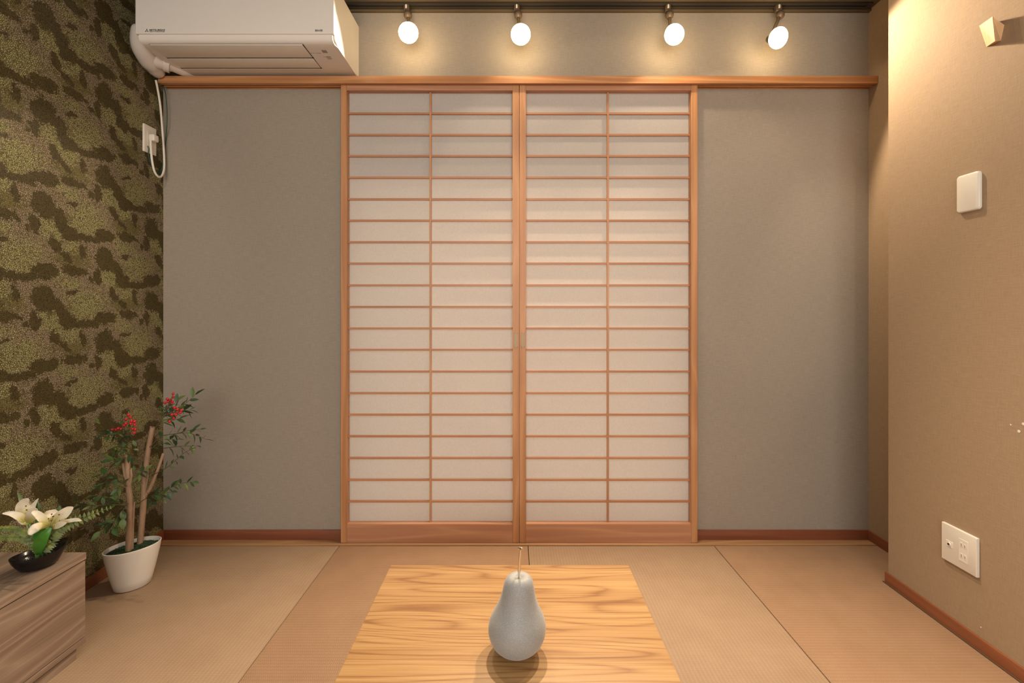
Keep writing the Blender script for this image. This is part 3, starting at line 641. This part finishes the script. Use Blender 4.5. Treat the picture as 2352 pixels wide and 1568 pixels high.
# ------------------------------------------------------------------ potted plant
pot_c = Vector((-1.437, 1.737, 0))
pl = empty('potted_plant', pot_c); tag(pl, 'artificial nandina tree with red berries in an oval white pot on the tatami', 'potted plant')
u = Vector((.72, .69, 0)).normalized(); v = Vector((-u.y, u.x, 0))
def oval(a, b, z, c=pot_c, seg=48, off=Vector((0, 0, 0))): return [c+off+u*(a*math.cos(2*math.pi*k/seg))+v*(b*math.sin(2*math.pi*k/seg))+Vector((0, 0, z)) for k in range(seg)]
bm = bmesh.new(); rings = []
PROF = [(.050, .040, .0005), (.056, .044, .004), (.0625, .0475, .030), (.070, .0515, .062), (.077, .055, .095), (.083, .0585, .125), (.0868, .0605, .148), (.0872, .0607, .152), (.0850, .0590, .1532), (.0838, .058, .150), (.081, .0565, .134)]
for a, b, z in PROF: rings.append([bm.verts.new(p) for p in oval(a, b, z)])
for a, b in zip(rings, rings[1:]):
    for k in range(48): bm.faces.new((a[k], a[(k+1) % 48], b[(k+1) % 48], b[k]))
bm.faces.new(rings[0]); bm.faces.new(rings[-1])
M['pot'] = simple('white_pot_plastic', (.72, .68, .61), .45, noise=.02, nscale=9)
link('pot', finish(bm, 'pot', True, 60), M['pot'], pl)
# moss: bumpy mound
bm = bmesh.new(); prev = None; rg = random.Random(3)
for i, t in enumerate((0, .25, .45, .62, .78, .9, 1.0)):
    z = .147-.010*t*t
    ring = [bm.verts.new(p+Vector((0, 0, rg.uniform(-.0015, .0030)))) for p in oval(.0815*max(t, .02), .0565*max(t, .02), z, seg=40)]
    if prev:
        for k in range(40): bm.faces.new((prev[k], prev[(k+1) % 40], ring[(k+1) % 40], ring[k]))
    else: bm.faces.new(ring)
    prev = ring
for k in range(900):
    t = math.sqrt(rg.random())*.97; a = rg.random()*2*math.pi
    c = pot_c+u*(.080*t*math.cos(a))+v*(.055*t*math.sin(a))+Vector((0, 0, .147-.010*t*t))
    d = Vector((rg.uniform(-1, 1), rg.uniform(-1, 1), rg.uniform(.1, .8))).normalized()*rg.uniform(.004, .009)
    s_ = Vector((-d.y, d.x, 0)).normalized()*.0012
    bm.faces.new([bm.verts.new(q) for q in (c-s_, c+s_, c+d)])
mo = link('moss', finish(bm, 'moss'), simple('dark_green_moss', (.014, .040, .012), .8, noise=.5, nscale=200), pl); mo['kind'] = 'stuff'
M['bark'] = wood('pale_trunk', [(.22, .135, .075), (.36, .235, .145), (.46, .315, .20)], 'Z', 4, 40, 3, .65, .3, .2)
def pts5(lst, Y): return [W(zx*.351, 850+zy*.351, Y if not isinstance(Y, (list, tuple)) else Y[i]) for i, (zx, zy) in enumerate(lst)]
tube('trunk', smooth_path(pts5([(840, 1195), (845, 1080), (851, 980), (850, 880), (845, 790), (838, 700), (835, 620), (834, 560)], 1.715), 4), [.0100]*8+[.0095]*10+[.0085]*11, M['bark'], pl, 12)
tube('trunk', smooth_path(pts5([(838, 730), (818, 680), (806, 606)], 1.712), 4), [.006]*5+[.005]*4, M['bark'], pl, 10)
tube('trunk', pts5([(866, 1180), (868, 1050), (880, 860)], 1.722), [.004, .004, .0025], M['bark'], pl, 8)
tube('trunk', pts5([(848, 760), (862, 690), (856, 640)], 1.716), [.004, .004, .003], M['bark'], pl, 8)
tube('trunk', smooth_path(pts5([(912, 1165), (923, 1050), (932, 950), (940, 850), (944, 760), (948, 690), (960, 600), (972, 510), (985, 440), (999, 372)], 1.765), 4), [.0100]*14+[.0092]*12+[.0085]*11, M['bark'], pl, 12)
tube('trunk', smooth_path(pts5([(940, 830), (975, 785), (1005, 720), (1040, 630), (1069, 545)], 1.765), 4), [.0065]*9+[.0050]*8, M['bark'], pl, 10)
tube('trunk', pts5([(990, 420), (986, 366)], 1.763), [.004, .003], M['bark'], pl, 8)
tube('trunk', pts5([(955, 770), (968, 690), (968, 620)], 1.762), [.003, .003, .002], M['bark'], pl, 8)
LEAF = [leaf_mesh('leaf', w=.19, fold=.05, curl=.10), leaf_mesh('leaf', w=.24, fold=.09, curl=.25), leaf_mesh('leaf', w=.16, fold=.04, curl=-.1), leaf_mesh('leaf', w=.27, fold=.08, curl=.15)]
for me in LEAF: me.materials.append(M['leaf'])
rl = random.Random(11)
def clampY(px, Y): return min(Y, 1.535*F/(PX-px)) if px < PX else Y
def sprig(pts, Y0, Y1, n, size, spread=1.0, ends=True, r=.0012):
    """pts in photograph pixels; leaves come off both sides of a thin branch"""
    k = len(pts)-1
    P = smooth_path([W(x, y, clampY(x, Y0+(Y1-Y0)*i/k)) for i, (x, y) in enumerate(pts)], 6)
    bm = bmesh.new(); b_tube(bm, P, [r*(1.2-.7*i/(len(P)-1)) for i in range(len(P))], 5)
    br = link('branch', finish(bm, 'branch', True), M['stemg'], pl)
    for i in range(n):
        t = .12+.88*(i+.5)/n if n > 1 else .9
        f = t*(len(P)-1); a = int(min(f, len(P)-2)); p = P[a].lerp(P[a+1], f-a); d = (P[a+1]-P[a]).normalized()
        side = Vector((-d.z, 0, d.x))*(1 if i % 2 else -1)
        if i >= n-1 and ends: dr = d+Vector((0, rl.uniform(-.3, .3), rl.uniform(-.2, .1)))
        else: dr = d*rl.uniform(.5, 1.0)+side*rl.uniform(.5, 1.1)*spread+Vector((0, rl.uniform(-.5, .5), -.15))
        ln = size*rl.uniform(.75, 1.25)/F*p.y
        o = link('leaf', rl.choice(LEAF if pts[-1][0] < 340 else LEAF[:3]), None, br)
        orient(o, p, dr, ln, rl.uniform(-1.0, 1.0), rl.uniform(.9, 1.3))
        end = p+dr.normalized()*ln
        if end.x < XL+.006 or end.y > WY-.012: o.location = p+Vector((max(0, XL+.006-end.x), -max(0, end.y-WY+.012), 0))
def z3(*l): return [(220+a*.2295, 880+b*.2295) for a, b in l]
def z5(*l): return [(a*.351, 850+b*.351) for a, b in l]
S = [  # points, Y start, Y end, leaves, size px
 (z3((600, 440), (690, 330), (800, 255), (900, 200), (1000, 110)), 1.76, 1.82, 13, 20), (z3((690, 330), (840, 275), (960, 272)), 1.77, 1.80, 9, 22),
 (z3((640, 400), (760, 372), (870, 345)), 1.76, 1.80, 7, 18), (z3((690, 330), (740, 250), (830, 160)), 1.77, 1.79, 7, 18), (z3((690, 340), (680, 290), (700, 250)), 1.76, 1.76, 4, 13),
 (z3((540, 640), (660, 530), (800, 505), (930, 470), (1050, 458)), 1.76, 1.80, 12, 17), (z3((680, 520), (900, 495), (1000, 520), (1120, 565)), 1.77, 1.74, 9, 18), (z3((690, 560), (750, 560), (800, 560)), 1.76, 1.75, 4, 20),
 (z3((680, 650), (840, 630), (1015, 625)), 1.78, 1.74, 6, 20), (z3((560, 920), (700, 850), (800, 770), (880, 700), (980, 650)), 1.76, 1.74, 11, 15), (z3((550, 660), (620, 610), (680, 600)), 1.75, 1.75, 5, 14),
 (z3((430, 1200), (540, 1130), (640, 1090), (760, 1040), (860, 1000), (980, 985)), 1.74, 1.70, 18, 19), (z3((540, 1130), (640, 1110), (760, 1085)), 1.73, 1.70, 6, 18), (z3((500, 1140), (540, 1180), (580, 1190)), 1.73, 1.72, 2, 18), (z3((600, 1090), (650, 1130), (685, 1170)), 1.73, 1.72, 3, 15),
 (z3((320, 600), (330, 500), (340, 400)), 1.70, 1.70, 2, 10), (z3((320, 600), (270, 520), (200, 500), (60, 525)), 1.70, 1.64, 12, 20), (z3((330, 700), (230, 600), (150, 520), (110, 490)), 1.69, 1.65, 12, 19),
 (z3((340, 690), (250, 680), (150, 690)), 1.69, 1.66, 9, 18), (z3((300, 740), (240, 770), (150, 775)), 1.69, 1.66, 6, 22), (z3((300, 560), (280, 420), (260, 330)), 1.70, 1.68, 3, 15), (z3((330, 650), (300, 640), (200, 650)), 1.68, 1.66, 9, 16),
 (z3((120, 560), (60, 450), (30, 380)), 1.66, 1.63, 5, 14), (z3((310, 700), (370, 740), (380, 830)), 1.70, 1.69, 6, 19), (z3((350, 680), (400, 640), (420, 600)), 1.70, 1.70, 3, 14),
 (z3((370, 890), (440, 900), (500, 860)), 1.71, 1.72, 6, 16), (z3((470, 870), (430, 930), (430, 1010)), 1.72, 1.70, 5, 18), (z3((420, 1200), (370, 1090), (330, 1060)), 1.74, 1.72, 1, 10),
 (z5((830, 760), (740, 700), (640, 680)), 1.70, 1.63, 9, 20), (z5((820, 740), (780, 760), (760, 800)), 1.70, 1.67, 4, 20), (z5((720, 680), (690, 730), (650, 760)), 1.67, 1.64, 5, 19),
 (z5((835, 880), (760, 850), (680, 825), (610, 825)), 1.69, 1.62, 11, 19), (z5((835, 880), (720, 880), (600, 885), (490, 880)), 1.68, 1.58, 12, 20), (z5((600, 885), (590, 930), (580, 960)), 1.62, 1.60, 3, 18),
 (z5((840, 870), (790, 930), (740, 990), (640, 985)), 1.69, 1.63, 8, 20), (z5((740, 960), (740, 1010), (750, 1030)), 1.66, 1.65, 2, 22), (z5((740, 980), (690, 1020), (650, 1060)), 1.66, 1.63, 3, 22), (z5((830, 880), (800, 930), (800, 980)), 1.68, 1.66, 4, 20),
 (z5((1060, 300), (1080, 260), (1110, 230)), 1.77, 1.78, 4, 14), (z5((500, 870), (490, 850), (480, 840)), 1.60, 1.58, 2, 22),
]
for s in S: sprig(*s)
M['berry'] = simple('red_berry', (.48, .012, .020), .22, spec=.6)
bm = bmesh.new(); bmesh.ops.create_icosphere(bm, subdivisions=2, radius=1); BER = finish(bm, 'berry', True); BER.materials.append(M['berry'])
def berries(lst, stalk, Y):
    P0 = W(*z3(stalk)[0], Y)
    bm = bmesh.new(); pos = []
    for i, q in enumerate(lst):
        p = W(*z3(q)[0], Y+rl.uniform(-.012, .012)); pos.append(p)
        b_tube(bm, smooth_path([P0, P0.lerp(p, .5)+Vector((0, 0, .004)), p], 3), .0006, 4)
    st = link('berry_stalk', finish(bm, 'berry_stalk', True), M['stemg'], pl)
    for p in pos:
        o = link('berry', BER, None, st, loc=p); r_ = .0056*rl.uniform(.9, 1.08); o.scale = (r_, r_, r_)
berries([(325, 315), (347, 340), (303, 360), (357, 377), (388, 383), (350, 402), (390, 412), (303, 403), (285, 420), (226, 452), (252, 458), (163, 465), (202, 466), (368, 455), (393, 461), (383, 496)], (330, 560), 1.685)
berries([(776, 105), (773, 138), (716, 158), (693, 195), (727, 183), (762, 200), (745, 168), (768, 182)], (700, 300), 1.76)
berries([(790, 245), (818, 260), (857, 270), (846, 293), (762, 313), (803, 315), (779, 349), (738, 381), (813, 290)], (700, 330), 1.745)
settle(pl)

# ------------------------------------------------------------------ flower arrangement
bc = Vector((-1.346, 1.307, CH)); fl = empty('flower_arrangement', bc)
tag(fl, 'white lilies and fern in a boat shaped black bowl on the cabinet', 'flower arrangement')
ub = Vector((.52, .85, 0)).normalized(); vb = Vector((-ub.y, ub.x, 0))
bm = bmesh.new(); rings = []
def bowl_ring(a, b, z, up): 
    out = []
    for k in range(48):
        t = 2*math.pi*k/48; ca, sa = math.cos(t), math.sin(t)
        sx = math.copysign(abs(ca)**.92, ca); lift = up*(max(0, ca)**2*.020+max(0, -ca)**2*.004)
        out.append(bc+ub*(a*sx)+vb*(b*sa)+Vector((0, 0, z+lift)))
    return out
for a, b, z, up in ((.028, .018, .0005, 0), (.040, .026, .006, .1), (.048, .034, .017, .35), (.056, .0390, .030, .6), (.0600, .0405, .041, .8), (.0600, .0405, .0435, .8), (.0578, .0385, .0425, .8), (.051, .034, .031, .6), (.044, .028, .019, .3)):
    rings.append([bm.verts.new(q) for q in bowl_ring(a, b, z, up)])
for a, b in zip(rings, rings[1:]):
    for k in range(48): bm.faces.new((a[k], a[(k+1) % 48], b[(k+1) % 48], b[k]))
bm.faces.new(rings[0]); bm.faces.new(rings[-1])
M['blackglaze'] = simple('black_glaze', (.006, .005, .005), .16, spec=.35)
link('bowl', finish(bm, 'bowl', True, 70), M['blackglaze'], fl)
bm = bmesh.new()
for k in range(380):
    t = math.sqrt(rg.random()); a = rg.random()*2*math.pi
    c = bc+ub*(.042*t*math.cos(a))+vb*(.024*t*math.sin(a))+Vector((0, 0, .022)); d = Vector((rg.uniform(-1, 1), rg.uniform(-1, 1), rg.uniform(.2, 1))).normalized()*.012; s_ = Vector((-d.y, d.x, 0)).normalized()*.0016
    bm.faces.new([bm.verts.new(q) for q in (c-s_, c+s_, c+d)])
mo = link('moss', finish(bm, 'moss'), simple('black_moss', (.012, .018, .008), .8), fl); mo['kind'] = 'stuff'
# petals: curved ribbons through photograph points
m, nt, p = new_mat('lily_petal'); L = nt.links.new
tc = N(nt, 'ShaderNodeTexCoord'); g = N(nt, 'ShaderNodeTexNoise', i_Scale=60, i_Detail=3); L(tc.outputs['Object'], g.inputs['Vector'])
r = ramp(nt, [(.3, (.70, .63, .47)), (.7, (.78, .72, .58))]); L(g.outputs[0], r.inputs[0]); p.inputs['Roughness'].default_value = .5
at = N(nt, 'ShaderNodeAttribute', attribute_name='along'); th = ramp(nt, [(.0, (.48, .50, .10)), (.22, (.66, .62, .26)), (.55, (1, 1, 1))]); L(at.outputs['Fac'], th.inputs[0])
mm = N(nt, 'ShaderNodeMix', data_type='RGBA', blend_type='MULTIPLY'); mm.inputs[0].default_value = 1; L(r.outputs[0], mm.inputs[6]); L(th.outputs[0], mm.inputs[7]); L(mm.outputs[2], p.inputs['Base Color'])
p.inputs['Subsurface Weight'].default_value = .05; p.inputs['Subsurface Radius'].default_value = (.01, .008, .005)
M['petal'] = m
M['throat'] = simple('lily_throat', (.62, .60, .22), .5)
def ribbon(name, pts, widths, mat, par, cup=.25, nrm=None, n=5):
    """pts: world points; widths in metres across, cupped; a thin two-sided blade with real thickness"""
    P = smooth_path(pts, n); k = len(P)
    ws = []
    for i in range(k):
        f = i/(k-1)*(len(widths)-1); a = int(min(f, len(widths)-2)); ws.append(widths[a]+(widths[a+1]-widths[a])*(f-a))
    bm = bmesh.new(); rows = []
    for i, q in enumerate(P):
        t = (P[min(i+1, k-1)]-P[max(i-1, 0)]).normalized(); view = (Vector((0, 0, H))-q).normalized() if nrm is None else Vector(nrm)
        s = t.cross(view).normalized(); nn = s.cross(t).normalized()
        rows.append([bm.verts.new(q+s*(ws[i]*.5*a)+nn*(cup*ws[i]*(a*a)*.5-(.0005 if lay else 0))) for lay in (0, 1) for a in (-1, -.5, 0, .5, 1)])
    tv = {v: i/(k-1) for i, rw in enumerate(rows) for v in rw}; bm.verts.ensure_lookup_table(); order = [tv[v] for v in bm.verts]
    for a, b in zip(rows, rows[1:]):
        for j in (0, 1, 2, 3): bm.faces.new((a[j], a[j+1], b[j+1], b[j])); bm.faces.new((a[j+5], b[j+5], b[j+6], a[j+6]))
        bm.faces.new((a[0], b[0], b[5], a[5])); bm.faces.new((a[4], a[9], b[9], b[4]))
    for rr in (rows[0], rows[-1]):
        for j in range(4):
            try: bm.faces.new((rr[j], rr[j+1], rr[j+6], rr[j+5]))
            except ValueError: pass
    me = finish(bm, name, True, 80); at = me.attributes.new('along', 'FLOAT', 'POINT')
    at.data.foreach_set('value', order); return link(name, me, mat, par)
def zf(a, b): return (a*.10204, 1130+b*.10204)
def PW(lst, Ys): return [W(*zf(a, b), y) for (a, b), y in zip(lst, Ys)]
YL = 1.285
def lily(petals, throat, Yc, stamens, stem):
    c = W(*zf(*throat), Yc)
    lr = link('lily', finish(_stem_bm(stem), 'lily', True), M['stemg2'], fl)
    for pts, Ys, wd, cup in petals: ribbon('petal', PW(pts, Ys), [x/1000 for x in wd], M['petal'], lr, cup)
    for (a, b), yy in stamens:
        e = W(*zf(a, b), yy); bm = bmesh.new(); b_tube(bm, smooth_path([c, c.lerp(e, .6)+Vector((0, -.002, .002)), e], 4), .0007, 6)
        link('stamen', finish(bm, 'stamen', True), M['throat'], lr)
        bm = bmesh.new(); bmesh.ops.create_uvsphere(bm, u_segments=8, v_segments=6, radius=.0016, matrix=Matrix.Translation(e) @ Matrix.Diagonal((1.6, 1, 1, 1))); link('anther', finish(bm, 'anther', True), M['anther'], lr)
M['stemg2'] = simple('green_stem', (.10, .20, .04), .5); M['anther'] = simple('brown_anther', (.09, .04, .02), .7)
def _stem_bm(pts):
    bm = bmesh.new(); b_tube(bm, smooth_path(pts, 5), .0028, 8); return bm
base = bc+Vector((-.004, -.004, .024))
lily([([(1120, 760), (1120, 620), (1140, 500), (1145, 400)], (1.285, 1.295, 1.305, 1.305), (8, 24, 36, 33, 18), .2),
      ([(1130, 760), (1250, 640), (1400, 510), (1540, 400), (1650, 340)], (1.28, 1.283, 1.285, 1.288, 1.29), (6, 26, 30, 27, 20, 3), .25),
      ([(1130, 770), (1330, 690), (1560, 640), (1720, 620), (1835, 640)], (1.28, 1.27, 1.265, 1.262, 1.26), (4, 8, 10, 10, 9, 2), .3),
      ([(1130, 790), (1260, 760), (1380, 720), (1490, 690)], (1.278, 1.265, 1.255, 1.25), (6, 14, 17, 14, 4), .2),
      ([(1110, 770), (960, 760), (830, 790), (740, 860), (670, 960)], (1.28, 1.265, 1.255, 1.25, 1.245), (5, 16, 22, 24, 20, 7), -.2),
      ([(1110, 750), (1010, 650), (910, 550), (830, 480), (720, 440)], (1.283, 1.283, 1.28, 1.275, 1.27), (6, 16, 19, 17, 14, 5), .2),
      ([(1120, 790), (1110, 815), (1085, 835)], (1.278, 1.27, 1.262), (8, 9, 5), .2)],
     (1130, 780), 1.284, [((1165, 495), 1.285), ((1190, 545), 1.275), ((1095, 595), 1.272), ((1330, 505), 1.27), ((1150, 640), 1.27)],
     [W(*zf(1130, 790), 1.286), W(*zf(1100, 900), 1.29), W(*zf(980, 1100), 1.295), base])
lily([([(640, 700), (560, 520), (520, 330), (560, 220), (640, 150)], (1.305, 1.31, 1.315, 1.315, 1.312), (8, 26, 32, 30, 22, 8), .25),
      ([(620, 690), (640, 520), (620, 350), (640, 210)], (1.303, 1.318, 1.325, 1.325), (8, 22, 24, 18, 6), .2),
      ([(640, 690), (700, 480), (750, 300), (860, 145)], (1.305, 1.32, 1.325, 1.325), (7, 16, 14, 10, 2), .3),
      ([(650, 690), (700, 560), (760, 430), (825, 370)], (1.30, 1.292, 1.287, 1.285), (8, 24, 27, 22, 8), .2),
      ([(620, 690), (500, 580), (380, 520), (220, 475), (50, 480)], (1.30, 1.29, 1.285, 1.28, 1.275), (8, 17, 19, 15, 10, 2), .2),
      ([(650, 700), (560, 660), (470, 600), (380, 530)], (1.30, 1.295, 1.292, 1.29), (8, 18, 16, 5), .2)],
     (650, 690), 1.30, [((585, 312), 1.290), ((600, 400), 1.29)],
     [W(*zf(650, 680), 1.302), W(*zf(680, 800), 1.30), W(*zf(800, 1050), 1.30), base])
LG = simple('bright_green_blade', (.045, .19, .018), .4, noise=.35, nscale=40); DG = simple('deep_green_blade', (.035, .10, .025), .45, noise=.3, nscale=40)
for pts, Ys, wd, mt in [([(880, 1400), (870, 1260), (930, 1080), (1030, 930), (1150, 800)], (1.285, 1.262, 1.250, 1.250, 1.258), (8, 20, 28, 26, 18, 4), LG),
                    ([(900, 1100), (880, 960), (950, 850), (1040, 800)], (1.288, 1.286, 1.284, 1.283), (12, 24, 20, 8), LG),
                    ([(870, 1050), (850, 750), (880, 450), (855, 170)], (1.305, 1.31, 1.315, 1.32), (10, 13, 9, 6, 1), DG),
                    ([(700, 900), (560, 500), (480, 180), (395, 0)], (1.31, 1.325, 1.335, 1.345), (8, 10, 12, 8, 2), leaf_mat('sage_blade', (.10, .14, .06), (.12, .16, .07), (.12, .16, .08))),
                    ([(1100, 900), (1250, 600), (1330, 420), (1345, 300)], (1.30, 1.32, 1.33, 1.335), (8, 12, 11, 8, 2), DG),
                    ([(930, 1420), (960, 1250), (1100, 1100), (1200, 950)], (1.295, 1.285, 1.28, 1.278), (6, 12, 14, 8), DG)]:
    ribbon('blade_leaf', PW(pts, Ys), [x/1000 for x in wd], mt, fl, .3)
FLF = leaf_mesh('leaflet', w=.30, fold=.06, curl=.12, power=.7); FLF.materials.append(M['fern'])
def frond(pts, Ys, n, s0, s1, wide=1.0):
    P = smooth_path([W(a, b, y) for (a, b), y in zip(pts, Ys)], 8); k = len(P)
    bm = bmesh.new(); b_tube(bm, P, [.0012-.0007*i/(k-1) for i in range(k)], 6); fr = link('fern_frond', finish(bm, 'fern_frond', True), M['stemg2'], fl)
    for i in range(n):
        t = (i+.5)/n; f = t*(k-1); a = int(min(f, k-2)); q = P[a].lerp(P[a+1], f-a); d = (P[a+1]-P[a]).normalized()
        view = (Vector((0, 0, H))-q).normalized(); s = d.cross(view).normalized(); ln = (s0+(s1-s0)*t**1.3)/F*q.y
        for sg in (1, -1):
            o = link('leaflet', FLF, None, fr); dr = s*sg*1.0+d*.30+view*rl.uniform(-.15, .25)
            X = dr.normalized(); Z = (view-X*view.dot(X)).normalized(); Yv = Z.cross(X)
            o.rotation_mode = 'QUATERNION'; o.rotation_quaternion = Matrix((X, Yv, Z)).transposed().to_quaternion(); o.location = q; o.scale = (ln, ln*1.15*wide, ln)
frond([(98, 1258), (116, 1230), (142, 1210), (182, 1194), (220, 1178), (256, 1164)], (1.285, 1.275, 1.275, 1.285, 1.30, 1.31), 19, 24, 4, .72)
frond([(98, 1264), (108, 1254), (118, 1246)], (1.285, 1.272, 1.268), 4, 17, 12, .75)
frond([(90, 1262), (72, 1236), (48, 1220), (20, 1214), (-25, 1216)], (1.295, 1.285, 1.275, 1.27, 1.265), 22, 9, 8, 1.6)
frond([(90, 1266), (70, 1246), (45, 1236), (12, 1234), (-25, 1238)], (1.29, 1.275, 1.265, 1.26, 1.255), 22, 9, 8, 1.6)
frond([(92, 1262), (80, 1240), (62, 1226), (48, 1220)], (1.29, 1.28, 1.27, 1.265), 12, 12, 7, 1.3)
settle(fl)
